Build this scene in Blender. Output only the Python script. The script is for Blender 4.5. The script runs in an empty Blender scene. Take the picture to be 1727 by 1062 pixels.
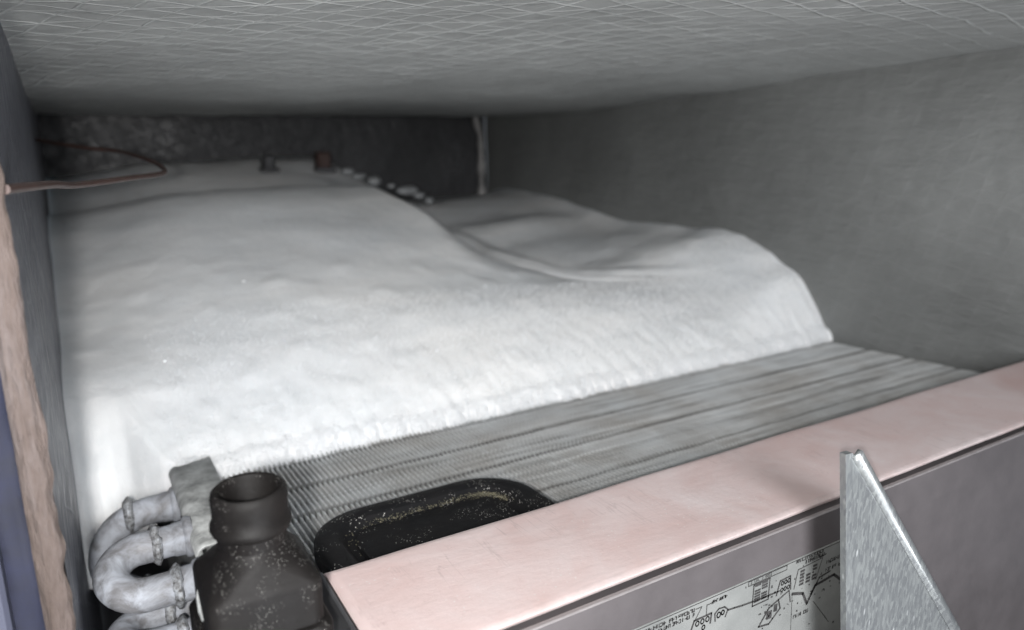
import bpy, math, random
from mathutils import Vector, Matrix, noise

random.seed(7)
scene = bpy.context.scene
C = scene.collection
R = math.radians

# ------------------------------------------------------------------ camera
cam_d = bpy.data.cameras.new('camera')
cam_d.lens = 26.0
cam_d.sensor_width = 36.0
cam_d.clip_start = 0.004
cam_d.clip_end = 50
cam_d.dof.use_dof = True
cam_d.dof.focus_distance = 0.185
cam_d.dof.aperture_fstop = 13.0
cam = bpy.data.objects.new('camera', cam_d)
C.objects.link(cam)
cam.location = (0, 0, 0)
cam.rotation_euler = (R(90 - 14.0), 0, R(-31))
scene.camera = cam

# ------------------------------------------------------------------ light
world = bpy.data.worlds.new('World')
scene.world = world
world.use_nodes = True
bg = world.node_tree.nodes['Background']
bg.inputs[0].default_value = (0.82, 0.90, 1.0, 1)
bg.inputs[1].default_value = 0.22


def area(name, loc, target, size, power, col):
    d = bpy.data.lights.new(name, 'AREA')
    d.shape = 'DISK'
    d.size = size
    d.energy = power
    d.color = col
    o = bpy.data.objects.new(name, d)
    C.objects.link(o)
    o.location = loc
    o.rotation_euler = (Vector(target) - Vector(loc)).to_track_quat('-Z', 'Y').to_euler()
    return o


# the torch beside the lens
area('torch', (-0.016, -0.010, 0.002), (0.13, 0.36, -0.05), 0.008, 0.58, (1.0, 0.985, 0.96))
# daylight of the room coming in through the open front
area('room_light', (-0.02, -0.46, 0.150), (0.12, 0.36, -0.07), 0.26, 4.5, (0.96, 0.975, 1.0))
area('ceiling_fill', (0.10, -0.22, -0.24), (0.12, 0.22, 0.03), 0.20, 1.35, (0.96, 0.98, 1.0))  # added fill lamp, brightens the foil ceiling from below

vs = scene.view_settings
vs.view_transform = 'Standard'
vs.look = 'None'
vs.gamma = 1.0
vs.exposure = 0.0
vs.use_curve_mapping = False
scene.render.engine = 'CYCLES'
scene.cycles.max_bounces = 4
scene.cycles.use_adaptive_sampling = True
scene.cycles.adaptive_threshold = 0.03
scene.cycles.caustics_reflective = False
scene.cycles.caustics_refractive = False


# ------------------------------------------------------------------ helpers
def sm(a, b, v):
    t = max(0.0, min(1.0, (v - a) / (b - a)))
    return t * t * (3 - 2 * t)


def lerp(a, b, t):
    return a + (b - a) * t


def interp(pts, v):
    if v <= pts[0][0]:
        return pts[0][1]
    for (a, za), (b, zb) in zip(pts, pts[1:]):
        if v <= b:
            return lerp(za, zb, (v - a) / (b - a))
    return pts[-1][1]


def csp(pts, v):                                   # smooth (monotone-ish) spline
    n = len(pts)
    if v <= pts[0][0]:
        return pts[0][1]
    if v >= pts[-1][0]:
        return pts[-1][1]
    for i in range(n - 1):
        a, b = pts[i], pts[i + 1]
        if v <= b[0]:
            p = pts[max(0, i - 1)]
            q = pts[min(n - 1, i + 2)]
            h = b[0] - a[0]
            m0 = (b[1] - p[1]) / max(1e-9, b[0] - p[0]) * h
            m1 = (q[1] - a[1]) / max(1e-9, q[0] - a[0]) * h
            t = (v - a[0]) / h
            return ((2*t**3 - 3*t*t + 1) * a[1] + (t**3 - 2*t*t + t) * m0 +
                    (-2*t**3 + 3*t*t) * b[1] + (t**3 - t*t) * m1)


def nz(x, y, z, s, o=0.0):
    return noise.noise(Vector((x * s + o, y * s - o, z * s + 2 * o)))


class MB:
    def __init__(s):
        s.v = []
        s.f = []

    def add(s, vs_, fs_):
        n = len(s.v)
        s.v += [tuple(p) for p in vs_]
        s.f += [tuple(i + n for i in f) for f in fs_]
        return s

    def box(s, x0, x1, y0, y1, z0, z1, c=0.0):
        if c <= 0:
            s.add([(x0, y0, z0), (x1, y0, z0), (x1, y1, z0), (x0, y1, z0),
                   (x0, y0, z1), (x1, y0, z1), (x1, y1, z1), (x0, y1, z1)],
                  [(0, 3, 2, 1), (4, 5, 6, 7), (0, 1, 5, 4), (1, 2, 6, 5), (2, 3, 7, 6), (3, 0, 4, 7)])
        else:
            mx, my, mz = (x0+x1)/2, (y0+y1)/2, (z0+z1)/2
            hx, hy, hz = (x1-x0)/2, (y1-y0)/2, (z1-z0)/2
            V = []
            idx = {}
            for sx in (-1, 1):
                for sy in (-1, 1):
                    for sz in (-1, 1):
                        for k in range(3):
                            p = [sx*(hx-c), sy*(hy-c), sz*(hz-c)]
                            p[k] = (sx*hx, sy*hy, sz*hz)[k]
                            idx[(sx, sy, sz, k)] = len(V)
                            V.append((mx+p[0], my+p[1], mz+p[2]))
            F = []
            cyc = [(-1, -1), (1, -1), (1, 1), (-1, 1)]
            for sg in (-1, 1):
                F.append([idx[(sg, a, b, 0)] for a, b in cyc])
                F.append([idx[(a, sg, b, 1)] for a, b in cyc])
                F.append([idx[(a, b, sg, 2)] for a, b in cyc])
            for a in (-1, 1):
                for b in (-1, 1):
                    F.append([idx[(-1, a, b, 1)], idx[(1, a, b, 1)], idx[(1, a, b, 2)], idx[(-1, a, b, 2)]])
                    F.append([idx[(a, -1, b, 0)], idx[(a, 1, b, 0)], idx[(a, 1, b, 2)], idx[(a, -1, b, 2)]])
                    F.append([idx[(a, b, -1, 0)], idx[(a, b, 1, 0)], idx[(a, b, 1, 1)], idx[(a, b, -1, 1)]])
                    for d in (-1, 1):
                        F.append([idx[(a, b, d, 0)], idx[(a, b, d, 1)], idx[(a, b, d, 2)]])
            s.add(V, F)
        return s

    def tube(s, pts, rad, seg=20, cap=True, jitter=None):
        pts = [Vector(p) for p in pts]
        n = len(pts)
        up = None
        V = []
        F = []
        for i, p in enumerate(pts):
            t = (pts[min(n-1, i+1)] - pts[max(0, i-1)]).normalized()
            if up is None:
                up = t.orthogonal().normalized()
            up = (up - t * up.dot(t)).normalized()
            w = t.cross(up)
            r = rad[i] if isinstance(rad, (list, tuple)) else rad
            for k in range(seg):
                a = 2 * math.pi * k / seg
                rr = r * (jitter(i, k) if jitter else 1)
                V.append(p + (up * math.cos(a) + w * math.sin(a)) * rr)
        for i in range(n-1):
            for k in range(seg):
                F.append((i*seg+k, i*seg+(k+1) % seg, (i+1)*seg+(k+1) % seg, (i+1)*seg+k))
        if cap:
            F.append(tuple(range(seg))[::-1])
            F.append(tuple((n-1)*seg+k for k in range(seg)))
        s.add(V, F)
        return s

    def lathe(s, prof, seg=48, cx=0, cy=0, jitter=None):
        V = []
        F = []
        for i, (r, z) in enumerate(prof):
            for k in range(seg):
                a = 2 * math.pi * k / seg
                rr = r * (jitter(i, a) if jitter else 1)
                V.append((cx + rr*math.cos(a), cy + rr*math.sin(a), z))
        for i in range(len(prof)-1):
            for k in range(seg):
                F.append((i*seg+k, i*seg+(k+1) % seg, (i+1)*seg+(k+1) % seg, (i+1)*seg+k))
        s.add(V, F)
        return s

    def rings(s, loops, cap0=True, cap1=True):          # loft closed loops of equal count
        n = len(loops[0])
        V = [p for l in loops for p in l]
        F = []
        for i in range(len(loops)-1):
            for k in range(n):
                F.append((i*n+k, i*n+(k+1) % n, (i+1)*n+(k+1) % n, (i+1)*n+k))
        if cap0:
            F.append(tuple(range(n))[::-1])
        if cap1:
            F.append(tuple((len(loops)-1)*n+k for k in range(n)))
        s.add(V, F)
        return s

    def grid(s, rows):
        n = len(rows[0])
        V = [p for r in rows for p in r]
        F = []
        for i in range(len(rows)-1):
            for k in range(n-1):
                F.append((i*n+k, i*n+k+1, (i+1)*n+k+1, (i+1)*n+k))
        s.add(V, F)
        return s

    def build(s, name, mat, parent=None, smooth=True, angle=35):
        import bmesh
        me = bpy.data.meshes.new(name)
        me.from_pydata(s.v, [], s.f)
        bm = bmesh.new()
        bm.from_mesh(me)
        bmesh.ops.recalc_face_normals(bm, faces=bm.faces)
        if smooth:
            for f in bm.faces:
                f.smooth = True
            lim = R(angle)
            for e in bm.edges:
                if len(e.link_faces) == 2 and e.calc_face_angle(0) > lim:
                    e.smooth = False
        bm.to_mesh(me)
        bm.free()
        me.materials.append(mat)
        o = bpy.data.objects.new(name, me)
        C.objects.link(o)
        if parent:
            o.parent = parent
        return o


def empty(name, loc=(0, 0, 0)):
    o = bpy.data.objects.new(name, None)
    o.empty_display_size = 0.02
    C.objects.link(o)
    return o


def tag(o, label=None, cat=None, group=None, kind=None):
    if label:
        o['label'] = label
    if cat:
        o['category'] = cat
    if group:
        o['group'] = group
    if kind:
        o['kind'] = kind
    return o


def rrect(x0, x1, y0, y1, r, n=12):
    out = []
    for cx, cy, a0 in ((x1-r, y1-r, 0), (x0+r, y1-r, 90), (x0+r, y0+r, 180), (x1-r, y0+r, 270)):
        for k in range(n+1):
            a = R(a0 + 90*k/n)
            out.append((cx + r*math.cos(a), cy + r*math.sin(a)))
    return out


# ------------------------------------------------------------------ materials
class NT:
    def __init__(s, name):
        s.m = bpy.data.materials.new(name)
        s.m.use_nodes = True
        s.t = s.m.node_tree
        s.b = s.t.nodes['Principled BSDF']
        s.geo = s.t.nodes.new('ShaderNodeTexCoord')
        s.co = s.geo.outputs['Object']

    def n(s, typ, **kw):
        nd = s.t.nodes.new(typ)
        for k, v in kw.items():
            setattr(nd, k, v)
        return nd

    def l(s, a, b):
        s.t.links.new(a, b)

    def val(s, sock, v):
        if hasattr(v, 'is_linked') or hasattr(v, 'node'):
            s.l(v, sock)
        else:
            sock.default_value = v

    def math(s, op, a, b=0.0, c=None, clamp=False):
        nd = s.n('ShaderNodeMath', operation=op)
        nd.use_clamp = clamp
        s.val(nd.inputs[0], a)
        s.val(nd.inputs[1], b)
        if c is not None:
            s.val(nd.inputs[2], c)
        return nd.outputs[0]

    def mapping(s, scale=(1, 1, 1), rot=(0, 0, 0), src=None):
        nd = s.n('ShaderNodeMapping')
        nd.inputs['Scale'].default_value = scale
        nd.inputs['Rotation'].default_value = rot
        s.l(src or s.co, nd.inputs['Vector'])
        return nd.outputs[0]

    def noise(s, scale, detail=4, rough=0.55, vec=None, dist=0.0):
        nd = s.n('ShaderNodeTexNoise')
        nd.inputs['Scale'].default_value = scale
        nd.inputs['Detail'].default_value = detail
        nd.inputs['Roughness'].default_value = rough
        nd.inputs['Distortion'].default_value = dist
        s.l(vec or s.co, nd.inputs['Vector'])
        return nd.outputs['Fac']

    def vor(s, scale, feature='F1', vec=None, out='Distance', rnd=1.0):
        nd = s.n('ShaderNodeTexVoronoi', feature=feature)
        nd.inputs['Scale'].default_value = scale
        nd.inputs['Randomness'].default_value = rnd
        s.l(vec or s.co, nd.inputs['Vector'])
        return nd.outputs[out]

    def ramp(s, fac, stops):
        nd = s.n('ShaderNodeValToRGB')
        e = nd.color_ramp.elements
        while len(e) < len(stops):
            e.new(0.5)
        for k, (p, c) in enumerate(stops):
            e[k].position = p
            e[k].color = (c, c, c, 1) if isinstance(c, (int, float)) else (*c, 1)
        s.l(fac, nd.inputs[0])
        return nd.outputs[0]

    def mix(s, fac, a, b):
        nd = s.n('ShaderNodeMix', data_type='RGBA')
        s.val(nd.inputs[0], fac)
        for sock, v in ((nd.inputs[6], a), (nd.inputs[7], b)):
            if isinstance(v, tuple):
                sock.default_value = (*v, 1)
            else:
                s.l(v, sock)
        return nd.outputs[2]

    def bump(s, h, strength=0.5, dist=0.001, normal=None):
        nd = s.n('ShaderNodeBump')
        nd.inputs['Strength'].default_value = strength
        nd.inputs['Distance'].default_value = dist
        s.l(h, nd.inputs['Height'])
        if normal:
            s.l(normal, nd.inputs['Normal'])
        return nd.outputs[0]

    def fin(s, col=None, rough=None, metal=None, normal=None, **kw):
        b = s.b.inputs
        for key, v in (('Base Color', col), ('Roughness', rough), ('Metallic', metal)):
            if v is None:
                continue
            if isinstance(v, tuple):
                b[key].default_value = (*v, 1)
            else:
                s.val(b[key], v)
        if normal is not None:
            s.l(normal, b['Normal'])
        for k, v in kw.items():
            s.val(b[k.replace('_', ' ')], v)
        return s.m


def mat_foil(name, axes, ra=1.0, *, wmap=(1, 1, 1), wk=1.1, base=(0.43, 0.44, 0.435), metal=0.35, s1=0.0125, s2=0.0115):
    """foil facing with a three-way scrim of yarn showing through as ridges"""
    t = NT(name)
    sep = t.n('ShaderNodeSeparateXYZ')
    warp = t.n('ShaderNodeTexNoise')
    warp.inputs['Scale'].default_value = 22
    warp.inputs['Detail'].default_value = 3
    t.l(t.co, warp.inputs['Vector'])
    vm = t.n('ShaderNodeVectorMath', operation='MULTIPLY_ADD')
    t.l(warp.outputs['Color'], vm.inputs[0])
    vm.inputs[1].default_value = (0.007,)*3
    t.l(t.co, vm.inputs[2])
    t.l(vm.outputs[0], sep.inputs[0])
    u, v = sep.outputs[axes[0]], sep.outputs[axes[1]]
    ridge = None
    for ang, sp in ((-31, s1), (14, s2), (-72, s2)):
        # distance across a yarn that runs along ang
        a = R(ang)
        d = t.math('ADD', t.math('MULTIPLY', u, -math.sin(a)), t.math('MULTIPLY', v, math.cos(a)))
        fr = t.math('FRACT', t.math('MULTIPLY', d, 1/sp))
        dist = t.math('MULTIPLY', t.math('ABSOLUTE', t.math('SUBTRACT', fr, 0.5)), sp)
        rg = t.n('ShaderNodeMapRange', interpolation_type='SMOOTHSTEP')
        t.l(dist, rg.inputs[0])
        rg.inputs[1].default_value = 0.0
        rg.inputs[2].default_value = 0.0009
        rg.inputs[3].default_value = 1.0
        rg.inputs[4].default_value = 0.0
        ridge = rg.outputs[0] if ridge is None else t.math('MAXIMUM', ridge, rg.outputs[0])
    fade = t.noise(30, 3)
    ridge = t.math('MULTIPLY', ridge, t.math('MULTIPLY', t.ramp(fade, [(0.3, 0.3), (0.6, 1.0)]), ra))
    wr = t.noise(95, 5, 0.6, t.mapping(wmap))
    h = t.math('ADD', t.math('MULTIPLY', ridge, 0.8), t.math('MULTIPLY', wr, wk))
    big = t.noise(26, 3)
    nrm = t.bump(big, 0.35, 0.006)
    nrm = t.bump(h, 0.9, 0.0011, nrm)
    stain = t.noise(14, 5, 0.65)
    col = t.mix(t.ramp(stain, [(0.35, 0.0), (0.7, 1.0)]), base, tuple(c*0.8 for c in base))
    col = t.mix(t.math('MULTIPLY', ridge, 0.7), col, tuple(min(1.0, c*1.9) for c in base))  # highlights on the yarn ridges painted into the colour
    rough = t.ramp(t.noise(120, 4), [(0.3, 0.34), (0.7, 0.56)])
    return t.fin(col, rough, metal, nrm)


def mat_ice():
    t = NT('ice_frost')
    # smooth glazed ice over packed frost
    big = t.noise(9, 4, 0.5)
    streak = t.noise(26, 5, 0.55, t.mapping((0.5, 1.6, 1.6)))
    col = t.mix(t.ramp(big, [(0.32, 0.0), (0.68, 1.0)]), (0.84, 0.86, 0.88), (0.93, 0.925, 0.915))
    col = t.mix(t.math('MULTIPLY', t.ramp(streak, [(0.42, 1.0), (0.56, 0.0)]), 0.22), col, (0.62, 0.65, 0.67))
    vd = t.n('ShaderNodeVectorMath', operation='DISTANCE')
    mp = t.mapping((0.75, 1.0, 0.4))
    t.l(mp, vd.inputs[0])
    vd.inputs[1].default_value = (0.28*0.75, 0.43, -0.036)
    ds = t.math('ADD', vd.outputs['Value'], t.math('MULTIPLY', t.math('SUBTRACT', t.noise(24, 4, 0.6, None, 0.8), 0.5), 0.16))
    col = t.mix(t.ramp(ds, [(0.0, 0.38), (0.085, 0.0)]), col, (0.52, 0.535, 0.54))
    fine = t.noise(900, 3, 0.6)
    mid = t.noise(130, 4, 0.55)
    gran = t.noise(420, 4, 0.65)
    nrm = t.bump(mid, 0.22, 0.002)
    nrm = t.bump(t.math('ADD', gran, t.math('MULTIPLY', fine, 0.5)), 0.34, 0.0008, nrm)
    rough = t.ramp(t.noise(18, 4), [(0.35, 0.30), (0.65, 0.58)])
    t.b.subsurface_method = 'BURLEY'
    m = t.fin(col, rough, 0.0, nrm, Subsurface_Weight=0.6, Subsurface_Scale=0.006, IOR=1.31)
    t.b.inputs['Subsurface Radius'].default_value = (0.8, 0.95, 1.0)
    t.b.inputs['Specular IOR Level'].default_value = 0.35
    return m


def mat_needle():
    t = NT('frost_needles')
    return t.fin((0.86, 0.87, 0.88), 0.6, 0.0)


def mat_fin():
    t = NT('aluminium_fins')
    a = t.noise(320, 3, 0.6, t.mapping((1.0, 0.25, 0.25)))
    b = t.noise(26, 4, 0.6)
    col = t.mix(t.ramp(b, [(0.35, 0.0), (0.65, 1.0)]), (0.54, 0.525, 0.505), (0.72, 0.74, 0.75))
    col = t.mix(t.ramp(a, [(0.58, 0.0), (0.72, 0.45)]), col, (0.85, 0.87, 0.88))
    st = t.noise(34, 5, 0.7, t.mapping((1.0, 0.45, 1)))
    col = t.mix(t.ramp(st, [(0.50, 0.0), (0.70, 0.3)]), col, (0.34, 0.33, 0.31))
    sk = t.noise(330, 4, 0.65, t.mapping((0.05, 1.0, 1.0)))
    col = t.mix(t.ramp(sk, [(0.54, 0.0), (0.66, 0.75)]), col, (0.93, 0.94, 0.94))
    col = t.mix(t.ramp(sk, [(0.34, 0.7), (0.45, 0.0)]), col, (0.20, 0.195, 0.19))
    # shade in the tube-row valleys painted as dark lines, pale line beside each
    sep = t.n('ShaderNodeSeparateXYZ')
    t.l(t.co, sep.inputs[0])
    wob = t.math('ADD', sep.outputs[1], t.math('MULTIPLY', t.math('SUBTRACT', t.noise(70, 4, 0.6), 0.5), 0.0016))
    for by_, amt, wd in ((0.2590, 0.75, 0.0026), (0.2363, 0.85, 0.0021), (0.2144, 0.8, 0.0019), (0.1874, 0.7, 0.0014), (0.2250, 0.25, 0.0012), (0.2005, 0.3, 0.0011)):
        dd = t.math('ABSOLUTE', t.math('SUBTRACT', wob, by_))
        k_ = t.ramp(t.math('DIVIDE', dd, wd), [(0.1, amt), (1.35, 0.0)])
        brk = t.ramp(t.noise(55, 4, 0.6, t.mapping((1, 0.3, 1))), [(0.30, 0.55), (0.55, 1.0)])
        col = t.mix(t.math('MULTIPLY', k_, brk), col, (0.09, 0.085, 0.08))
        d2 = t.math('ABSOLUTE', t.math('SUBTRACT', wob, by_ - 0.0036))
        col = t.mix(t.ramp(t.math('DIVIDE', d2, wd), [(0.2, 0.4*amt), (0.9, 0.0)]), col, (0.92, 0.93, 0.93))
    return t.fin(col, t.ramp(a, [(0.3, 0.36), (0.7, 0.55)]), 0.25, t.bump(a, 0.2, 0.0003))


def mat_pink_reflection():
    t = NT('sheet_metal_pink_reflection')
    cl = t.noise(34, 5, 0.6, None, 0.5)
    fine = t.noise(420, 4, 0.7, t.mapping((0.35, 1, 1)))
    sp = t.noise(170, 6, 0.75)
    col = t.mix(t.ramp(cl, [(0.28, 0.0), (0.72, 1.0)]), (0.76, 0.55, 0.52), (0.84, 0.73, 0.72))  # pink reflection on plain metal painted into the base colour
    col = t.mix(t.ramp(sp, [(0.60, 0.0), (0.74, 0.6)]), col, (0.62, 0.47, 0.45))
    dust = t.vor(700)
    pick = t.noise(60, 3)
    col = t.mix(t.math('MULTIPLY', t.ramp(dust, [(0.12, 1.0), (0.2, 0.0)]), t.ramp(pick, [(0.5, 0.0), (0.62, 0.55)])), col, (0.90, 0.86, 0.84))
    scr = t.noise(90, 3, 0.5, t.mapping((3.2, 0.25, 1), (0, 0, 0.5)))
    scr2 = t.ramp(scr, [(0.485, 0.0), (0.5, 1.0), (0.515, 0.0)])
    lim = t.ramp(t.noise(45, 2), [(0.52, 0.0), (0.62, 0.35)])
    col = t.mix(t.math('MULTIPLY', scr2, lim), col, (0.48, 0.37, 0.36))
    # grime along the bent front edge
    sep = t.n('ShaderNodeSeparateXYZ')
    t.l(t.co, sep.inputs[0])
    ed = t.math('ADD', sep.outputs[1], t.math('MULTIPLY', t.math('SUBTRACT', t.noise(160, 5, 0.7), 0.5), 0.004))
    col = t.mix(t.ramp(t.math('MULTIPLY', t.math('SUBTRACT', ed, 0.1115), 200.0), [(0.15, 0.55), (0.6, 0.0)]), col, (0.42, 0.38, 0.37))
    rough = t.ramp(cl, [(0.3, 0.34), (0.7, 0.52)])
    return t.fin(col, rough, 0.3, t.bump(t.math('ADD', fine, t.math('MULTIPLY', cl, 2.0)), 0.16, 0.0006))


def mat_grey(name, col, rough=0.45, metal=0.3, spread=0.12, scale=60):
    t = NT(name)
    n1 = t.noise(scale, 5, 0.65)
    n2 = t.noise(scale*9, 3, 0.6)
    c = t.mix(t.ramp(n1, [(0.35, 0.0), (0.65, 1.0)]), tuple(v*(1-spread) for v in col), tuple(min(1, v*(1+spread)) for v in col))
    return t.fin(c, t.ramp(n1, [(0.3, rough-0.06), (0.7, rough+0.1)]), metal, t.bump(n2, 0.15, 0.0003))


def mat_black(name, dust=0.5, col=(0.018, 0.017, 0.016), spk=1300):
    t = NT(name)
    sp = t.vor(spk)
    pick = t.noise(160, 2)
    dots = t.math('MULTIPLY', t.ramp(sp, [(0.13, 1.0), (0.22, 0.0)]), t.ramp(pick, [(0.50, 0.0), (0.60, dust)]))
    film = t.noise(55, 6, 0.7)
    c = t.mix(t.ramp(film, [(0.45, 0.0), (0.78, 0.3)]), col, (0.03, 0.027, 0.025))
    c = t.mix(dots, c, (0.72, 0.70, 0.66))
    h = t.noise(500, 4, 0.6)
    return t.fin(c, t.ramp(film, [(0.3, 0.48), (0.7, 0.74)]), 0.0, t.bump(h, 0.35, 0.0003), Specular_IOR_Level=0.2)


def mat_tube():
    t = NT('frosted_tube')
    n1 = t.noise(140, 5, 0.62, None, 0.6)
    n2 = t.noise(500, 4, 0.65)
    frost = t.ramp(n1, [(0.36, 0.05), (0.60, 1.0)])
    col = t.mix(frost, (0.20, 0.195, 0.20), (0.42, 0.44, 0.485))
    veins = t.vor(170, 'DISTANCE_TO_EDGE')
    col = t.mix(t.ramp(veins, [(0.0, 0.05), (0.05, 0.0)]), col, (0.70, 0.72, 0.75))
    met = t.math('SUBTRACT', 0.15, t.math('MULTIPLY', frost, 0.15))
    return t.fin(col, t.ramp(n1, [(0.35, 0.55), (0.6, 0.8)]), met, t.bump(t.math('ADD', n1, t.math('MULTIPLY', n2, 0.3)), 0.5, 0.0009))


def mat_braze():
    t = NT('braze_ring')
    n1 = t.noise(650, 5, 0.7)
    col = t.ramp(n1, [(0.35, (0.10, 0.097, 0.095)), (0.48, (0.30, 0.30, 0.305)), (0.62, (0.52, 0.54, 0.57))])
    return t.fin(col, 0.6, 0.3, t.bump(n1, 0.7, 0.0008))


def mat_galv():
    t = NT('galvanised_steel')
    cells = t.vor(1500, 'F1', t.mapping((1, 1, 0.30)), 'Color')
    bw = t.n('ShaderNodeRGBToBW')
    t.l(cells, bw.inputs[0])
    n1 = t.noise(60, 5, 0.65, t.mapping((1, 1, 0.5)))
    col = t.ramp(bw.outputs[0], [(0.2, (0.26, 0.27, 0.28)), (0.8, (0.32, 0.335, 0.335))])
    col = t.mix(t.ramp(n1, [(0.55, 0.0), (0.7, 0.5)]), col, (0.50, 0.53, 0.53))
    fl = t.vor(480, 'F1', t.mapping((1, 1, 0.33)))
    col = t.mix(t.math('MULTIPLY', t.ramp(fl, [(0.10, 1.0), (0.2, 0.0)]), t.ramp(t.noise(70, 3), [(0.45, 0.0), (0.6, 0.7)])), col, (0.8, 0.82, 0.82))
    return t.fin(col, t.ramp(bw.outputs[0], [(0.2, 0.34), (0.8, 0.52)]), 0.6, t.bump(t.math('ADD', bw.outputs[0], n1), 0.2, 0.0005))


def mat_fibre():
    t = NT('glass_fibre')
    n1 = t.noise(70, 6, 0.7, t.mapping((2.2, 2.2, 0.45)))
    n2 = t.noise(420, 5, 0.7, t.mapping((1.6, 1.6, 0.3)))
    col = t.ramp(n1, [(0.3, (0.070, 0.050, 0.040)), (0.5, (0.115, 0.088, 0.078)), (0.72, (0.16, 0.135, 0.13))])
    return t.fin(col, 0.85, 0.0, t.bump(t.math('ADD', n1, n2), 0.7, 0.0015))


def mat_label():
    t = NT('label_film')
    n1 = t.noise(45, 5, 0.6)
    col = t.mix(t.ramp(n1, [(0.35, 0.0), (0.65, 1.0)]), (0.21, 0.215, 0.21), (0.31, 0.315, 0.305))
    return t.fin(col, 0.32, 0.25, t.bump(t.noise(120, 3), 0.1, 0.0004))


def mat_wire():
    t = NT('brown_wire')
    n1 = t.noise(200, 3)
    return t.fin(t.mix(n1, (0.035, 0.018, 0.015), (0.085, 0.045, 0.036)), 0.45, 0.0)


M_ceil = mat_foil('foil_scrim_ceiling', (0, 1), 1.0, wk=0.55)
M_back = mat_foil('foil_scrim_back_shade', (0, 2), 0.25, base=(0.06, 0.06, 0.064), metal=0.1)  # shade at the rear put into a darker foil colour
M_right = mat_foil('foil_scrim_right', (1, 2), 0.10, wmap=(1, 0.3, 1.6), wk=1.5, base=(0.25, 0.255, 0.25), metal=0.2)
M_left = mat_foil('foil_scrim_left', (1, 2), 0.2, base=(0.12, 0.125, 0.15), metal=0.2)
M_ice = mat_ice()
M_needle = mat_needle()
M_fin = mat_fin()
M_pink_reflection = mat_pink_reflection()
M_band = mat_grey('grey_painted_steel', (0.125, 0.112, 0.115), 0.38, 0.35, 0.10, 40)
M_dark = mat_grey('dark_steel', (0.075, 0.075, 0.08), 0.45, 0.3, 0.2, 60)
M_edge = mat_grey('bright_steel_edge', (0.36, 0.33, 0.33), 0.35, 0.5, 0.1, 90)
M_sheet = mat_grey('grey_tube_sheet', (0.44, 0.45, 0.445), 0.5, 0.3, 0.42, 160)
M_bottle = mat_black('black_plastic_fitting', 0.30, (0.0050, 0.0042, 0.0040), 2000)
M_tray = mat_black('black_dusty_tray', 1.0, (0.008, 0.008, 0.009))
M_dust = mat_grey('olive_dust', (0.17, 0.155, 0.105), 0.9, 0.0, 0.6, 400)
M_tube = mat_tube()
M_braze = mat_braze()
M_galv = mat_galv()
M_fibre = mat_fibre()
M_label = mat_label()
M_ink = mat_grey('label_ink', (0.035, 0.033, 0.033), 0.5, 0.0, 0.3, 300)
M_wire = mat_wire()
M_seal = mat_grey('pale_sealant', (0.34, 0.33, 0.325), 0.4, 0.1, 0.2, 120)
M_cab = mat_grey('cabinet_paint', (0.075, 0.08, 0.115), 0.5, 0.1, 0.08, 30)
M_navy = mat_grey('dark_blue_jacket', (0.012, 0.014, 0.032), 0.7, 0.0, 0.3, 120)
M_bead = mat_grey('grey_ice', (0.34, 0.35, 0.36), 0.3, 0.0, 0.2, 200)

XL, XR, YB = -0.0090, 0.377, 0.68

# ------------------------------------------------------------------ setting: the lined cabinet
b = MB()
rows = []
for i in range(90):
    y = lerp(0.045, YB + 0.001, i/89)
    row = []
    for k in range(80):
        x = lerp(XL - 0.02, XR + 0.001, k/79)
        z = lerp(0.0395, 0.0118, sm(0.02, 0.62, y)) + 0.0022*nz(x, y, 0, 11) + 0.0010*nz(x, y, 1, 34)
        z += 0.002 * sm(0.0, 0.4, x)
        row.append((x, y, z))
    rows.append(row)
b.grid(rows)
ceil_o = b.build('ceiling', M_ceil)
tag(ceil_o, 'silver foil insulation with a scrim of crossing yarns overhead', None, None, 'structure')
sol = ceil_o.modifiers.new('thickness', 'SOLIDIFY')
sol.thickness = 0.02
sol.offset = 1.0 if ceil_o.data.polygons[0].normal.z > 0 else -1.0


def wall(name, mat, fn, nu, nv, label, thick):
    g = MB()
    g.grid([[fn(i/(nu-1), k/(nv-1)) for k in range(nv)] for i in range(nu)])
    o = g.build(name, mat)
    tag(o, label, None, None, 'structure')
    return o


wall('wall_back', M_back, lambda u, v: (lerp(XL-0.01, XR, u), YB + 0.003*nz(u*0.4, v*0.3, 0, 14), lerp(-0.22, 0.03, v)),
     50, 40, 'foil lined rear wall behind the ice, coloured dark for shade', 0.01)
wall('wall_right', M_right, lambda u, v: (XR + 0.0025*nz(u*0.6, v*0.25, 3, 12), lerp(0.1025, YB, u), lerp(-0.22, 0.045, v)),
     60, 40, 'grey foil lined side wall to the right of the ice', 0.01)

# left lining: foil face and torn fibre edge
wl = empty('wall_left')
tag(wl, 'shadowed insulation lining with torn tan fibre edge at the left', None, None, 'structure')
g = MB()
g.grid([[(XL + 0.0009*nz(0, u*0.5, v*0.3, 16) - 0.0002, lerp(0.162, YB, u), lerp(-0.22, 0.05, v)) for v in [k/39 for k in range(40)]]
        for u in [i/39 for i in range(40)]])
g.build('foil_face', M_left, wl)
g = MB()
rows = []
for i in range(230):
    z = lerp(-0.20, 0.05, i/229)
    jx = 0.0010*nz(0, 0, z, 60) + 0.0007*nz(3, 1, z, 190)
    row = []
    for k in range(15):
        t_ = k/14
        x = lerp(-0.0142, XL + 0.0001 + jx, t_)
        edge = 0.0014 * (abs(2*t_-1)**3)
        y = 0.160 + edge + 0.0006*nz(x*2.5, 5, z*0.35, 240) + 0.0004*nz(x*2, 9, z*0.5, 700)
        row.append((x, y, z))
    row.append((XL - 0.0006, 0.168, z))
    rows.append(row)
g.grid(rows)
g.build('fibre_edge', M_fibre, wl)
g = MB()
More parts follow.
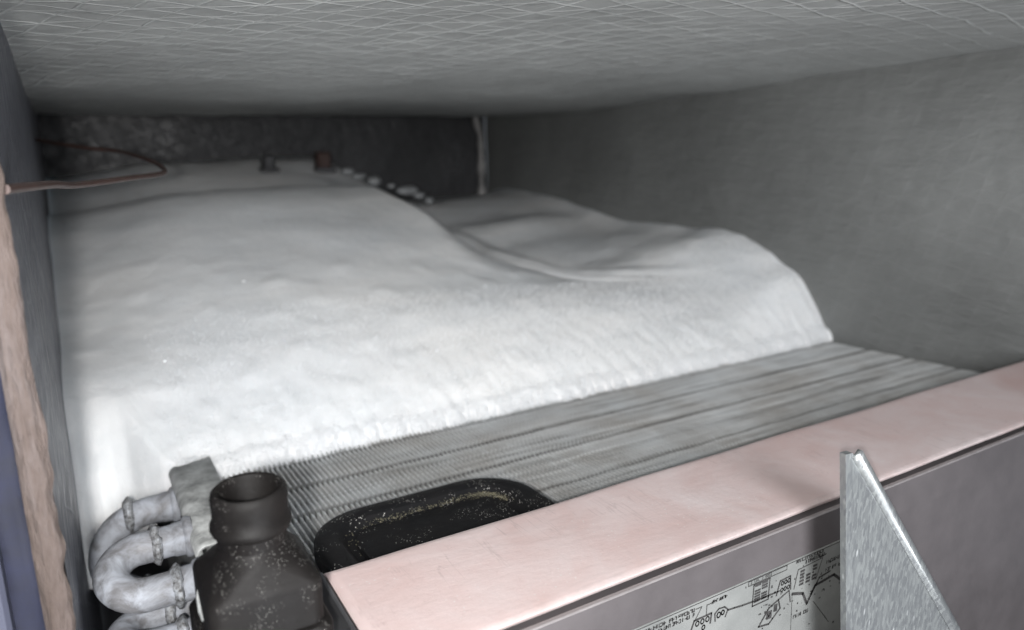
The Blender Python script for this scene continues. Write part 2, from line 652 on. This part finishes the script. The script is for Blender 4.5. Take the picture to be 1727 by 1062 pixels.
g.grid([[(lerp(-0.0195, -0.0139, u), 0.1635 + 0.0015*nz(u*0.02, 0, v*0.25, 60), lerp(-0.2, 0.05, v)) for v in [k/59 for k in range(60)]]
        for u in [i/5 for i in range(6)]])
g.build('insulation_jacket', M_navy, wl)
g = MB().box(-0.055, -0.0192, 0.158, 0.166, -0.2, 0.05, 0.0008)
g.build('cabinet_edge', M_cab, wl)

# floor under the coil
g = MB().box(-0.05, 0.40, 0.05, 0.70, -0.232, -0.222)
tag(g.build('floor', M_dark, None, False), 'dark cabinet floor under the coil', None, None, 'structure')

# galvanised gusset in front of the cover
gs = empty('gusset_bracket')
tag(gs, 'speckled galvanised steel gusset with slanted edge in front of the printed label', 'bracket')
g = MB()
YG = 0.0975
poly = [(0.1502, -0.0740), (0.1528, -0.0742), (0.1548, -0.0762), (0.2135, -0.1466), (0.2690, -0.2219), (0.1760, -0.2219), (0.1592, -0.1253)]
g.rings([[(x, YG, z) for x, z in poly], [(x, YG+0.0016, z) for x, z in poly]])
g.build('gusset_plate', M_galv, gs, True, 30)
g = MB()
rows = []
for (px_, pz_) in ((0.1532, -0.0745), (0.2139, -0.1466), (0.2694, -0.2219)):
    rows.append([(px_, YG+0.0014, pz_), (px_+0.0004, YG+0.0002, pz_-0.0003), (px_+0.0006, YG-0.0001, pz_+0.0002), (px_+0.0016, YG+0.0001, pz_+0.0008)])
g.grid(rows)
fo = g.build('folded_edge', M_galv, gs)
so = fo.modifiers.new('thickness', 'SOLIDIFY')
so.thickness = 0.0012

# sealant bead in the far corner
g = MB()
pts, rad = [], []
for i in range(40):
    z = lerp(0.0135, -0.069, i/39)
    pts.append((XR - 0.0075 + 0.004*nz(0, 0, z, 28) - 0.006*sm(-0.01, 0.0135, z), YB - 0.004, z))
    rad.append((0.0036 + 0.0026*nz(4, 0, z, 70))*lerp(0.75, 1.15, i/39))
g.tube(pts, rad, 14)
tag(g.build('sealant_bead', M_seal), 'pale vertical sealant bead in the far corner above the ice', 'sealant')

# ------------------------------------------------------------------ evaporator coil
FS, F0 = -0.06, -0.1042                     # fin face: z = F0 + FS*y


def face(y):
    return F0 + FS*y


coil = empty('evaporator_coil')
tag(coil, 'finned evaporator coil with frosted return bends under the ice', 'coil')
g = MB()
pitch, th = 0.00182, 0.00042
nf = int((0.3762-0.0235)/pitch)
ys = [lerp(0.153, 0.300, k/36) for k in range(37)]
for by_, dp_ in ((0.2600, 0), (0.2363, 0), (0.2144, 0), (0.1874, 0)):
    ys += [by_ - 0.0035, by_ - 0.0025, by_ - 0.0017, by_ - 0.0011, by_ + 0.0011, by_ + 0.0017, by_ + 0.0025]
    ys.append(by_)
ys = sorted(set(round(v, 6) for v in ys))
ny = len(ys)
rj = random.Random(3)
bands = [(0.2600, 0.0040), (0.2363, 0.0055), (0.2144, 0.0040), (0.1874, 0.0032)]
for i in range(nf):
    xf = 0.0235 + i*pitch + rj.uniform(-1, 1)*0.00010
    top, bot = [], []
    V = []
    F = []
    ph = rj.uniform(-0.3, 0.3)
    for k in range(ny):
        y = ys[k]
        z = face(y)
        for by, dp in bands:
            z -= 0.0005*math.exp(-((y-by)/0.0016)**2)
        z += 0.00010*nz(xf, y, 0, 420) + 0.00030*nz(xf, y, 4, 60)
        dx = 0.00005*math.sin(2*math.pi*y/0.0118 + ph)
        dx += 0.0007*nz(xf, y, 7, 38) * sm(0.075, 0.03, xf)
        dx += 0.00020*nz(xf, y, 2, 45)
        x = xf + dx
        w = th*(1 + 0.25*nz(xf, y, 9, 300))
        V += [(x-w, y, z-0.020), (x-w, y, z-0.0004), (x-w*0.7, y, z), (x+w*0.7, y, z), (x+w, y, z-0.0004), (x+w, y, z-0.020)]
    for k in range(ny-1):
        for j in range(5):
            F.append((k*6+j, k*6+j+1, (k+1)*6+j+1, (k+1)*6+j))
    F.append((0, 1, 2, 3, 4, 5))
    g.add(V, F)
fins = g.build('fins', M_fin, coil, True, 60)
tag(fins, 'row of thin upright aluminium fins', None, None, 'stuff')
# core below the fin face so that no light leaks through
MB().box(0.0232, 0.3760, 0.156, 0.50, -0.165, -0.1335).build('coil_core', M_dark, coil, False)

# tube sheet with folded top
ts = MB().box(0.0203, 0.0215, 0.160, 0.470, -0.190, -0.1165, 0.0003).build('tube_sheet', M_sheet, coil)
g = MB()
rows = []
for i in range(9):
    a = R(90*i/8)
    rows.append([(0.0203 + 0.0022*(1-math.cos(a)), y, -0.1187 + 0.0022*math.sin(a) + 0.0012) for y in (0.206, 0.2845)])
rows.append([(0.0335, y, -0.1153) for y in (0.206, 0.2845)])
g.grid(rows)
fl = g.build('top_fold', M_sheet, ts)
so = fl.modifiers.new('thickness', 'SOLIDIFY')
so.thickness = 0.001
for (hy, hz, hr) in ((0.2405, -0.1220, 0.0011), (0.2305, -0.1200, 0.0008), (0.283, -0.125, 0.0019)):
    pts = [(0.02025, hy, hz), (0.0196, hy, hz)]
    MB().tube(pts, hr, 12).build('punched_hole', M_dark, ts)


def ring(path_c, axis_x0, prof, cy, cz, mat, name, parent, jit=0.0, seed=0):
    V = MB()
    seg = 30
    loops = []
    for (dx, r) in prof:
        lp = []
        for k in range(seg):
            a = 2*math.pi*k/seg
            rr = r*(1 + jit*nz(math.cos(a)*1.3+seed, math.sin(a)*1.3, dx*300, 2.0))
            sx = jit*0.0022*nz(math.cos(a)+seed, math.sin(a), 5, 2.4)
            lp.append((axis_x0 + dx + sx, cy + rr*math.cos(a), cz + rr*math.sin(a)))
        loops.append(lp)
    V.rings(loops)
    return V.build(name, mat, parent, True, 50)


TR = 0.0047


def return_bend(p, q, xb, dark_ring=None, label=None):
    """U of tube leaving the sheet at (y,z)=p, turning at x=xb and coming back at q"""
    P, Q = Vector((0, p[0], p[1])), Vector((0, q[0], q[1]))
    mid, half = (P+Q)/2, (P-Q)/2
    r = half.length
    pts = []
    for i in range(8):
        pts.append((lerp(0.0206, xb, i/8), p[0], p[1]))
    for i in range(25):
        a = math.pi*i/24
        c = mid + half*math.cos(a)
        pts.append((xb - r*math.sin(a), c.y, c.z))
    for i in range(1, 9):
        pts.append((lerp(xb, 0.0206, i/8), q[0], q[1]))
    o = MB().tube(pts, TR, 28, True, lambda i, k: 1 + 0.025*nz(i*0.21, k*0.3, p[0]*90, 1.0)).build('return_bend', M_tube, coil)
    if label:
        o['label'] = label
    for j, (cy, cz) in enumerate((p, q)):
        ring(None, 0.0206, [(0.0, 0.0058), (-0.0012, 0.0062), (-0.0020, 0.0060), (-0.0026, 0.0051), (-0.0050, 0.0050), (-0.0056, 0.0047)],
             cy, cz, M_tube, 'collar', o)
        bx_ = dark_ring[j] if dark_ring else 0.0095
        ring(None, bx_, [(0.0014, 0.0046), (0.0010, 0.0053), (0.0004, 0.0061), (-0.0004, 0.0060), (-0.0011, 0.0053), (-0.0016, 0.0046)],
             cy, cz, M_braze, 'braze_ring', o, 0.2, seed=j*3.1+p[0]*40)
    return o


return_bend((0.2560, -0.1240), (0.2560, -0.1540), 0.0115, (0.0055, 0.0085), 'larger frosted return bend in shadow behind the others')
return_bend((0.2225, -0.1190), (0.2060, -0.1245), 0.0068, (0.0107, 0.0140), 'white frosted return bend beside the black fitting')
return_bend((0.2160, -0.1385), (0.1985, -0.1362), 0.0075, (0.0118, 0.0135))

# ------------------------------------------------------------------ the ice
LP = [(0.263, -0.1170), (0.270, -0.1128), (0.280, -0.1070), (0.296, -0.1000), (0.320, -0.0910), (0.36, -0.079), (0.43, -0.0570), (0.475, -0.0415), (0.505, -0.0365), (0.53, -0.0410),
      (0.56, -0.0440), (0.60, -0.0330), (0.635, -0.0245), (0.68, -0.0250)]
RP = [(0.263, -0.1172), (0.270, -0.1135), (0.280, -0.1085), (0.300, -0.1010), (0.325, -0.0935), (0.355, -0.0875), (0.40, -0.0850), (0.45, -0.0825),
      (0.52, -0.0735), (0.58, -0.0635), (0.62, -0.0615), (0.68, -0.067)]
XBD = [(0.263, 0.40), (0.30, 0.345), (0.325, 0.300), (0.356, 0.254), (0.393, 0.231), (0.44, 0.217), (0.50, 0.202), (0.55, 0.205), (0.59, 0.226), (0.63, 0.236), (0.68, 0.240)]


def ice_top(x, y):
    xb = csp(XBD, y) + 0.006*nz(x, y, 0, 26) * sm(0.27, 0.34, y)
    w = lerp(0.075, 0.028, sm(0.31, 0.45, y)) + 0.05*sm(0.54, 0.60, y)
    t = sm(xb - w*0.75, xb + w*0.55, x)
    zl = csp(LP, y)
    zl -= 0.010*sm(0.06, -0.01, x) * sm(0.30, 0.45, y)
    zl += 0.004*math.exp(-((x-0.10)/0.05)**2) * sm(0.28, 0.36, y) * sm(0.55, 0.45, y)
    zr = csp(RP, y)
    zr += 0.011*sm(0.27, 0.375, x) * sm(0.30, 0.37, y) * sm(0.62, 0.42, y)
    zr += 0.007*sm(0.345, 0.380, x)**2 * (0.8 + 0.9*nz(x, y, 2, 13))*sm(0.27, 0.33, y)
    zr -= 0.004*math.exp(-((x-0.29)/0.03)**2 - ((y-0.40)/0.03)**2)
    zr += 0.006*math.exp(-((x-0.30)/0.06)**2 - ((y-0.50)/0.025)**2)
    z = lerp(zl, zr, t)
    # ice banked up against the right wall
    z += 0.017*sm(0.310, 0.372, x) * sm(0.262, 0.292, y) * sm(0.40, 0.31, y)
    # run-off ridges in the hollow along the edge of the big lobe
    e = (x - xb)
    if 0.28 < y < 0.56:
        am = sm(0.32, 0.38, y)*sm(0.56, 0.46, y)
        for off, hgt, wd in ((0.010, -0.0034, 0.0045), (0.020, 0.0022, 0.0045), (0.030, -0.0020, 0.0050), (0.042, 0.0018, 0.007), (0.056, -0.0014, 0.008)):
            z += am*hgt*math.exp(-((e-off-0.004*nz(x, y, 3, 18))/wd)**2)
    z += 0.0036*nz(x*0.9, y*0.9, 0, 14) * sm(0.27, 0.33, y)
    fr = sm(0.325, 0.268, y)
    z += fr*(0.0011*nz(x*1.2, y*0.35, 6, 190) + 0.0006*nz(x*1.3, y*0.5, 8, 520))
    lump = nz(x, y, 1, 75)
    z += 0.0009*max(0.0, lump)**1.5*2.0*sm(0.50, 0.30, y)
    z += 0.0007*nz(x, y*1.1, 2, 40) + 0.00018*nz(x, y, 5, 110)
    # shallow melt pools across the crest
    z -= 0.0028*math.exp(-((x-0.115)/0.045)**2 - ((y-0.535)/0.012)**2)
    return z


NX, NS, NY = 300, 30, 210
cols = []
for i in range(NX):
    x = lerp(XL - 0.0010, XR + 0.0020, i/(NX-1))
    tl = sm(0.0230, 0.0060, x)                               # 1 on the tube side, left of the sheet
    ed = 0.0016*nz(x, 0, 0, 120) + 0.0016*nz(x, 1, 0, 420) + 0.0018*nz(x, 3, 0, 45)
    yf = lerp(0.2625, 0.2740, tl) + ed
    zb = lerp(face(0.2625) - 0.0006, -0.148 - 0.0*ed, tl)
    if tl > 0:
        zb += -0.020*sm(0.012, -0.004, x)*0.5 + 0.006*nz(x, 8, 0, 150)
    a_ = lerp(0.006, 0.028, tl)
    ztop = ice_top(x, yf + a_)
    col = [(x, yf + 0.012, zb - 0.001)]
    for s_ in range(NS):
        th_ = R(70)*s_/(NS-1)
        y = yf + a_*(1-math.cos(th_))/(1-math.cos(R(70)))
        z = zb + (ztop-zb)*(math.sin(th_)/math.sin(R(70)))
        q = 0.0005*nz(x, y*0.6, z*0.35, 230) + 0.0006*nz(x, y, z, 80) + 0.0004*nz(x, y, z*0.5, 600)
        q *= sm(0, 5, s_) * sm(NS, NS-8, s_)*0.8 + 0.2
        col.append((x, y - 0.75*q, z + 0.5*q))
    for s_ in range(1, NY+1):
        y = lerp(yf + a_, YB - 0.0012, (s_/NY)**1.15)
        col.append((x, y, ice_top(x, y)))
    col.append((x, YB - 0.0012, -0.1325))
    cols.append(col)
g = MB()
n = len(cols[0])
g.grid(cols)
for i in range(NX-1):
    g.f.append((i*n, (i+1)*n, (i+1)*n+n-1, i*n+n-1))
g.f.append(tuple(range(n)))
g.f.append(tuple((NX-1)*n + k for k in range(n)))
ice = g.build('ice_block', M_ice, None, True, 80)
tag(ice, 'thick white mound of ice and frost covering the coil', 'ice')

# frost needles along the front of the ice
g = MB()
rn = random.Random(11)
for k in range(46000):
    x = rn.uniform(0.0215, XR-0.003)
    ci = int((x-(XL-0.0010))/((XR+0.0020)-(XL-0.0010))*(NX-1))
    s_ = int(1 + 80*rn.random()**1.7)
    p = Vector(cols[ci][s_])
    p.x = x
    L = rn.uniform(0.0007, 0.0022)
    if s_ < 8:
        L *= 1.0 + 1.3*rn.random()*(0.5 + nz(x, 0, 0, 160))
    d = Vector((rn.gauss(0, 0.30), -0.6 + rn.gauss(0, 0.3), -0.75 + rn.gauss(0, 0.3) + min(1.3, 0.035*s_))).normalized()
    w = rn.uniform(0.00008, 0.00020)
    a1 = d.orthogonal().normalized()*w
    a2 = d.cross(a1).normalized()*w
    base = p - d*0.0005
    g.add([base+a1, base-a1*0.5+a2*0.87, base-a1*0.5-a2*0.87, p+d*L], [(0, 1, 3), (1, 2, 3), (2, 0, 3)])
tag(g.build('frost_needles', M_needle, ice, False), None, None, None, 'stuff')

# crumbs of frost lying on the ice
def crumb(p, r, sd):
    mb = MB()
    loops = []
    for i in range(1, 6):
        a = math.pi*i/6
        loops.append([(p[0] + r*math.sin(a)*math.cos(u)*(1+0.25*nz(math.cos(u), a, sd, 2)), p[1] + r*math.sin(a)*math.sin(u),
                       p[2] + 0.6*r*math.cos(a)) for u in [2*math.pi*k/9 for k in range(9)]])
    mb.rings(loops)
    return mb


for k, (x, y, r) in enumerate(((0.0705, 0.372, 0.0009), (0.0270, 0.320, 0.0010), (0.1395, 0.300, 0.0009), (0.094, 0.335, 0.0006))):
    crumb((x, y, ice_top(x, y)+0.0002), r, k).build('frost_crumb', M_needle, ice)

# frozen drops behind the big lobe and two dark stubs
for k in range(7):
    t_ = k/6
    x = lerp(0.203, 0.266, t_) + 0.003*math.sin(k*5.1)
    y = lerp(0.600, 0.575, t_)
    r = 0.0040 + 0.0013*math.sin(k*3.7)
    zz = max(ice_top(x, y) + r*0.35, lerp(-0.0315, -0.0560, t_))
    o = MB()
    loops = []
    for i in range(1, 10):
        a = math.pi*i/10
        loops.append([(x + (1.5+0.5*math.sin(k*1.9))*r*math.sin(a)*math.cos(u), y + r*math.sin(a)*math.sin(u), zz - 0.001 + 0.75*r*math.cos(a)*(1+0.3*nz(math.cos(u)*2, a, k, 1.0)))
                      for u in [2*math.pi*j/14 for j in range(14)]])
    o.rings(loops)
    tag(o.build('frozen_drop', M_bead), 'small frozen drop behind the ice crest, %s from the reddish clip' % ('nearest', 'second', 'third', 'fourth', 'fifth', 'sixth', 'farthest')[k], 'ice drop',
        'frozen drops in a row behind the ice crest')

for (x, w, h, nm, lb) in ((0.142, 0.0085, 0.014, 'mounting_clip', 'small dark clip on the ice at the rear, left of the other'),
                          (0.186, 0.0110, 0.017, 'mounting_clip', 'dark reddish clip at the rear beside the frozen drops')):
    r_ = empty(nm)
    tag(r_, lb, 'clip', 'dark clips at the rear of the ice')
    z0 = ice_top(x, 0.612) - 0.003
    MB().box(x-w/2, x+w/2, 0.606, 0.618, z0, z0+h, 0.0012).build('clip_body', M_dark if x < 0.16 else M_wire, r_)
    MB().box(x-w/2-0.003, x+w/2+0.003, 0.604, 0.620, z0, z0+0.0045, 0.0008).build('clip_foot', M_dark, r_)

# ------------------------------------------------------------------ wire at upper left
cp = [(-0.0090, 0.163, -0.0103), (-0.0020, 0.205, -0.0122), (0.0036, 0.24, -0.0146), (0.0200, 0.283, -0.0155), (0.0330, 0.316, -0.0160),
      (0.0362, 0.335, -0.0150), (0.0345, 0.360, -0.0128), (0.0262, 0.420, -0.0098), (0.0130, 0.440, -0.0085), (-0.0092, 0.47, -0.0045)]


def cat(pts, per=10):
    pts = [Vector(p) for p in pts]
    out = []
    for i in range(len(pts)-1):
        p0, p1, p2, p3 = pts[max(0, i-1)], pts[i], pts[i+1], pts[min(len(pts)-1, i+2)]
        for k in range(per):
            t = k/per
            out.append(0.5*((2*p1) + (p2-p0)*t + (2*p0-5*p1+4*p2-p3)*t*t + (-p0+3*p1-3*p2+p3)*t**3))
    out.append(pts[-1])
    return out


tag(MB().tube(cat(cp), 0.00095, 12).build('sensor_wire', M_wire), 'thin dark brown wire bent back over the ice at upper left', 'wire')

# ------------------------------------------------------------------ pan cover with a pink reflection painted on top
pan = empty('pan_cover')
tag(pan, 'long metal cover with a pink reflection painted on top, grey front and printed label', 'metal cover')
x0, x1 = 0.0400, 0.370
g = MB()
rows = []
prof = [(0.1500, -0.1035), (0.1500, -0.0990), (0.1497, -0.0978), (0.1488, -0.0971), (0.1475, -0.0969)]
for k in range(1, 20):
    prof.append((lerp(0.1475, 0.1140, k/19), -0.0969))
prof += [(0.1131, -0.0970), (0.1126, -0.0974), (0.1125, -0.0982)]
for i in range(120):
    x = lerp(x0, x1, i/119)
    rows.append([(x, y + 0.00015*nz(x, 0, 0, 60), z + 0.00035*nz(x, y, 0, 30)) for (y, z) in prof])
g.grid(rows)
tf = g.build('top_flange', M_pink_reflection, pan)
so = tf.modifiers.new('thickness', 'SOLIDIFY')
so.thickness = 0.0007
so.offset = -1
MB().box(x0-0.0012, x0-0.0002, 0.1130, 0.1500, -0.150, -0.0972, 0.0003).build('end_flange', M_dark, pan)  # shade of the unlit end put in as dark colour
MB().box(x0, x1, 0.1150, 0.1185, -0.104, -0.0985).build('shadow_gap', M_dark, pan, False)  # dark strip standing for the shade in the recess
MB().box(x0, x1, 0.1105, 0.1146, -0.1100, -0.0993, 0.0003).build('front_band', M_band, pan)
MB().box(x0, x1, 0.11025, 0.11155, -0.09955, -0.09895, 0.0002).build('band_rim', M_edge, pan)
MB().box(x0, x1, 0.1117, 0.1140, -0.2215, -0.1102, 0.0003).build('front_panel', M_band, pan)
lab = MB().box(0.085, 0.196, 0.1110, 0.1116, -0.160, -0.1104, 0.0001).build('printed_label', M_label, pan)
lab['label'] = 'pale label printed with a black wiring diagram'

# the print on the label
YP = 0.11092
g = MB()


def stroke(pts, w=0.00022):
    for (xa, za), (xb, zb) in zip(pts, pts[1:]):
        d = Vector((xb-xa, zb-za))
        if d.length < 1e-7:
            continue
        d.normalize()
        wq = w*1.3
        nx_, nz_ = -d.y*wq/2, d.x*wq/2
        e = d*wq*0.35
        g.add([(xa-e.x+nx_, YP, za-e.y+nz_), (xb+e.x+nx_, YP, zb+e.y+nz_), (xb+e.x-nx_, YP, zb+e.y-nz_), (xa-e.x-nx_, YP, za-e.y-nz_)],
              [(0, 1, 2, 3)])


def block(xa, xb, za, zb):
    g.add([(xa, YP, za), (xb, YP, za), (xb, YP, zb), (xa, YP, zb)], [(0, 1, 2, 3)])


def frame(xa, xb, za, zb, w=0.00016):
    stroke([(xa, za), (xb, za), (xb, zb), (xa, zb), (xa, za)], w)


rt = random.Random(5)


def unreadable(xa, xb, z, h, w=0.00020):                    # blurred print whose letters cannot be read in the photograph
    x = xa
    while x < xb:
        cw = h*rt.uniform(0.45, 0.75)
        for _ in range(rt.choice((2, 3, 3))):
            if rt.random() < 0.55:
                xx = x + rt.choice((0, cw))
                stroke([(xx, z), (xx, z+h)], w)
            else:
                zz = z + rt.choice((0, 0.5, 1))*h
                stroke([(x, zz), (x+cw, zz)], w)
        x += cw*1.45 + (h*0.5 if rt.random() < 0.16 else 0)


def ringmark(cx, cz, r, w=0.0002):
    stroke([(cx + r*math.cos(a), cz + r*1.25*math.sin(a)) for a in [2*math.pi*k/14 for k in range(15)]], w)


stroke([(0.086, -0.11085), (0.195, -0.11085)], 0.00016)
unreadable(0.0955, 0.1178, -0.11265, 0.00085)
unreadable(0.1000, 0.1178, -0.11400, 0.00085)
stroke([(0.1185, -0.1122), (0.1205, -0.1122), (0.1185, -0.1152)], 0.00016)
stroke([(0.1222, -0.1152), (0.1222, -0.1124), (0.1235, -0.1124)], 0.00018)
unreadable(0.1238, 0.1292, -0.1126, 0.0007)
frame(0.1367, 0.1512, -0.11235, -0.11105)
# connector block
stroke([(0.1172, -0.1180), (0.1182, -0.1153), (0.1240, -0.1153), (0.1238, -0.1180)], 0.0004)
for cx in (0.1193, 0.1210, 0.1227):
    ringmark(cx, -0.1165, 0.00055, 0.00026)
ringmark(0.1215, -0.1184, 0.0005, 0.00026)
stroke([(0.1255, -0.1182), (0.1252, -0.1160), (0.1265, -0.1150), (0.1285, -0.1152), (0.1298, -0.1164), (0.1290, -0.1182)], 0.00032)
ringmark(0.1266, -0.1168, 0.0006, 0.00028)
ringmark(0.1280, -0.1166, 0.0005, 0.00028)
stroke([(0.1298, -0.1166), (0.1320, -0.1168), (0.1350, -0.1172), (0.1405, -0.1176), (0.1490, -0.1180)], 0.00038)
# dark terminal strip
for k in range(7):
    for j in range(2):
        if rt.random() < 0.85:
            block(0.1393 + j*0.0026, 0.1415 + j*0.0026, -0.11345 - k*0.00078, -0.1129 - k*0.00078)
frame(0.1388, 0.1448, -0.1189, -0.1127, 0.0003)
stroke([(0.1480, -0.1190), (0.1490, -0.1150), (0.1530, -0.1148), (0.1536, -0.1190)], 0.00035)
for k in range(3):
    ringmark(0.1500 + k*0.0013, -0.1160, 0.00045, 0.00024)
    ringmark(0.1500 + k*0.0013, -0.1180, 0.00045, 0.00024)
unreadable(0.1550, 0.1660, -0.1117, 0.0008)
unreadable(0.1590, 0.1660, -0.1130, 0.0009, 0.0003)
stroke([(0.1550, -0.1195), (0.1560, -0.1140), (0.1660, -0.1135), (0.1640, -0.1195)], 0.00022)
for k in range(5):
    for j in range(3):
        if rt.random() < 0.75:
            block(0.1570 + j*0.0026, 0.1588 + j*0.0026, -0.1153 - k*0.0010, -0.1146 - k*0.0010)
stroke([(0.1545, -0.1208), (0.1590, -0.1222), (0.1612, -0.1262), (0.1640, -0.1215), (0.1720, -0.1208), (0.1760, -0.1240)], 0.00065)
stroke([(0.1625, -0.1238), (0.1655, -0.1195), (0.1700, -0.1190)], 0.0004)
stroke([(0.1420, -0.1262), (0.1455, -0.1218), (0.1490, -0.1206), (0.1500, -0.1235), (0.1460, -0.1268), (0.1420, -0.1262)], 0.00040)
block(0.1448, 0.1468, -0.1252, -0.1228)
block(0.1474, 0.1488, -0.1238, -0.1216)
stroke([(0.1490, -0.1206), (0.1530, -0.1192), (0.1540, -0.1230)], 0.0003)
stroke([(0.1640, -0.1265), (0.1720, -0.1360)], 0.00018)
stroke([(0.1545, -0.1210), (0.1560, -0.1400)], 0.00014)
unreadable(0.1560, 0.1620, -0.1290, 0.0009)
for k in range(26):
    cx, cz = rt.uniform(0.115, 0.19), rt.uniform(-0.150, -0.120)
    block(cx, cx + rt.uniform(0.0003, 0.0007), cz, cz + rt.uniform(0.0003, 0.0009))
unreadable(0.1680, 0.1900, -0.1160, 0.0009)
unreadable(0.1680, 0.1900, -0.1185, 0.0009)


def lettering(txt, x, z, size):
    cu = bpy.data.curves.new('lettering', 'FONT')
    cu.body = txt
    cu.size = size
    ob = bpy.data.objects.new('lettering', cu)
    C.objects.link(ob)
    bpy.context.view_layer.update()
    me = ob.to_mesh()
    g.add([(x + v.co.x, YP, z + v.co.y) for v in me.vertices], [tuple(p.vertices) for p in me.polygons])
    ob.to_mesh_clear()
    bpy.data.objects.remove(ob)
    bpy.data.curves.remove(cu)


for k in range(60):
    cx = rt.choice((rt.gauss(0.1560, 0.004), rt.gauss(0.1450, 0.004), rt.gauss(0.1660, 0.003)))
    cz = rt.uniform(-0.1275, -0.1125)
    if 0.1365 < cx < 0.152 and cz > -0.1130:
        continue
    block(cx, cx + rt.uniform(0.0002, 0.0008), cz, cz + rt.uniform(0.0002, 0.0006))
lettering('2  UA.  2 .0002', 0.1374, -0.11205, 0.0013)
g.build('label_print', M_ink, lab, False)

# ------------------------------------------------------------------ black tray lying on the fins
tray = empty('black_tray')
tag(tray, 'dusty black plastic tray with rounded corners lying on the fins', 'tray')


def zt(y, h):
    return face(y) + 0.0006 + h


def loop_at(inset, h, r):
    return [(x, y, zt(y, h)) for (x, y) in rrect(0.0460+inset, 0.1145-inset, 0.118+inset, 0.1960-inset, r, 14)]


g = MB()
g.rings([loop_at(0.0006, 0.0, 0.0175), loop_at(0.0, 0.0008, 0.018), loop_at(0.0, 0.0050, 0.018), loop_at(0.0003, 0.0058, 0.0177), loop_at(0.0010, 0.0061, 0.0170),
         loop_at(0.0065, 0.0060, 0.0118), loop_at(0.0072, 0.0055, 0.0110), loop_at(0.0086, 0.0036, 0.0098), loop_at(0.0093, 0.0033, 0.009)], True, True)
g.build('tray_body', M_tray, tray, True, 50)
g = MB()
g.rings([loop_at(0.0110, 0.0034, 0.0080), loop_at(0.0113, 0.0044, 0.0078), loop_at(0.0125, 0.0046, 0.007)], False, True)
g.build('tray_inset', M_tray, tray, True, 50)
# grit gathered in the groove
g = MB()
rg_ = random.Random(4)
lpA = loop_at(0.0098, 0.0040, 0.0088)
for k in range(950):
    i = rg_.randrange(0, 30) if rg_.random() < 0.75 else 14
    wgt = 1.0 if i < 14 else (0.9 if i == 14 else 0.10)
    a, b2 = Vector(lpA[i]), Vector(lpA[i+1])
    if rg_.random() > wgt:
        continue
    p = a.lerp(b2, rg_.random()) + Vector((rg_.gauss(0, 0.0009), rg_.gauss(0, 0.0011), 0))
    p.z = zt(p.y, 0.0047)
    r = rg_.uniform(0.00009, 0.00026)
    g.add([p+Vector((r, 0, 0)), p+Vector((-r*0.6, r, 0)), p+Vector((-r*0.6, -r, 0)), p+Vector((0, 0, r))], [(0, 1, 3), (1, 2, 3), (2, 0, 3)])
tag(g.build('grit', M_dust, tray, False), 'olive grit in the groove of the tray', None, None, 'stuff')

# ------------------------------------------------------------------ black fitting with an open neck
fit = empty('drain_fitting')
tag(fit, 'matte black plastic fitting with open round neck and square shoulders', 'pipe fitting')
bx, by = 0.0230, 0.1350
g = MB()


def sq(h, z, r):
    return [(x, y, z) for (x, y) in rrect(bx-h, bx+h, by-h, by+h, r, 10)]


def circ(r, z, n=44):
    # sampled so that it lofts to the rounded square without twist
    out = []
    for q in range(4):
        for k in range(11):
            a = R(q*90 + 90*k/10*0.98 + 0.9)
            out.append((bx + r*math.cos(a), by + r*math.sin(a), z))
    return out


g.rings([sq(0.0104, -0.0990, 0.0026), sq(0.0104, -0.0835, 0.0026), sq(0.0102, -0.0825, 0.0028), sq(0.0096, -0.0817, 0.0032),
         circ(0.0076, -0.0778), circ(0.0068, -0.0768), circ(0.0064, -0.0760)], False, False)
g.build('shoulder_body', M_bottle, fit, True, 40)
jn = lambda i, a: 1 + 0.012*nz(math.cos(a), math.sin(a), i*0.3, 1.7)
g = MB().lathe([(0.0064, -0.0765), (0.00635, -0.0748), (0.0064, -0.0738), (0.0072, -0.0733), (0.0075, -0.0725), (0.0074, -0.0717), (0.0070, -0.0712),
                (0.0069, -0.0690), (0.0070, -0.0668), (0.0068, -0.0657), (0.0063, -0.0652), (0.0057, -0.0654), (0.0054, -0.0662),
                (0.0052, -0.0690), (0.0047, -0.0702), (0.0046, -0.0790), (0.0001, -0.0792)], 56, bx, by, jn)
g.build('neck', M_bottle, fit, True, 45)
g = MB()
g.rings([sq(0.0116, -0.1025, 0.003), sq(0.0118, -0.1015, 0.003), sq(0.0118, -0.0925, 0.003), sq(0.0113, -0.0917, 0.003), sq(0.0103, -0.0914, 0.0026)], True, False)
g.build('foot_flange', M_bottle, fit, True, 40)
MB().tube([(bx, by, -0.102), (bx, by, -0.2219)], 0.0075, 24).build('pipe', M_bottle, fit)
sc_ = MB().tube([(0.0129, 0.1395, -0.0853), (0.0125, 0.1372, -0.0868), (0.01252, 0.1352, -0.0884), (0.0126, 0.1335, -0.0893)],
                [0.0001, 0.0004, 0.0005, 0.0003], 8)
sc_.build('moulding_scar', M_sheet, fit)
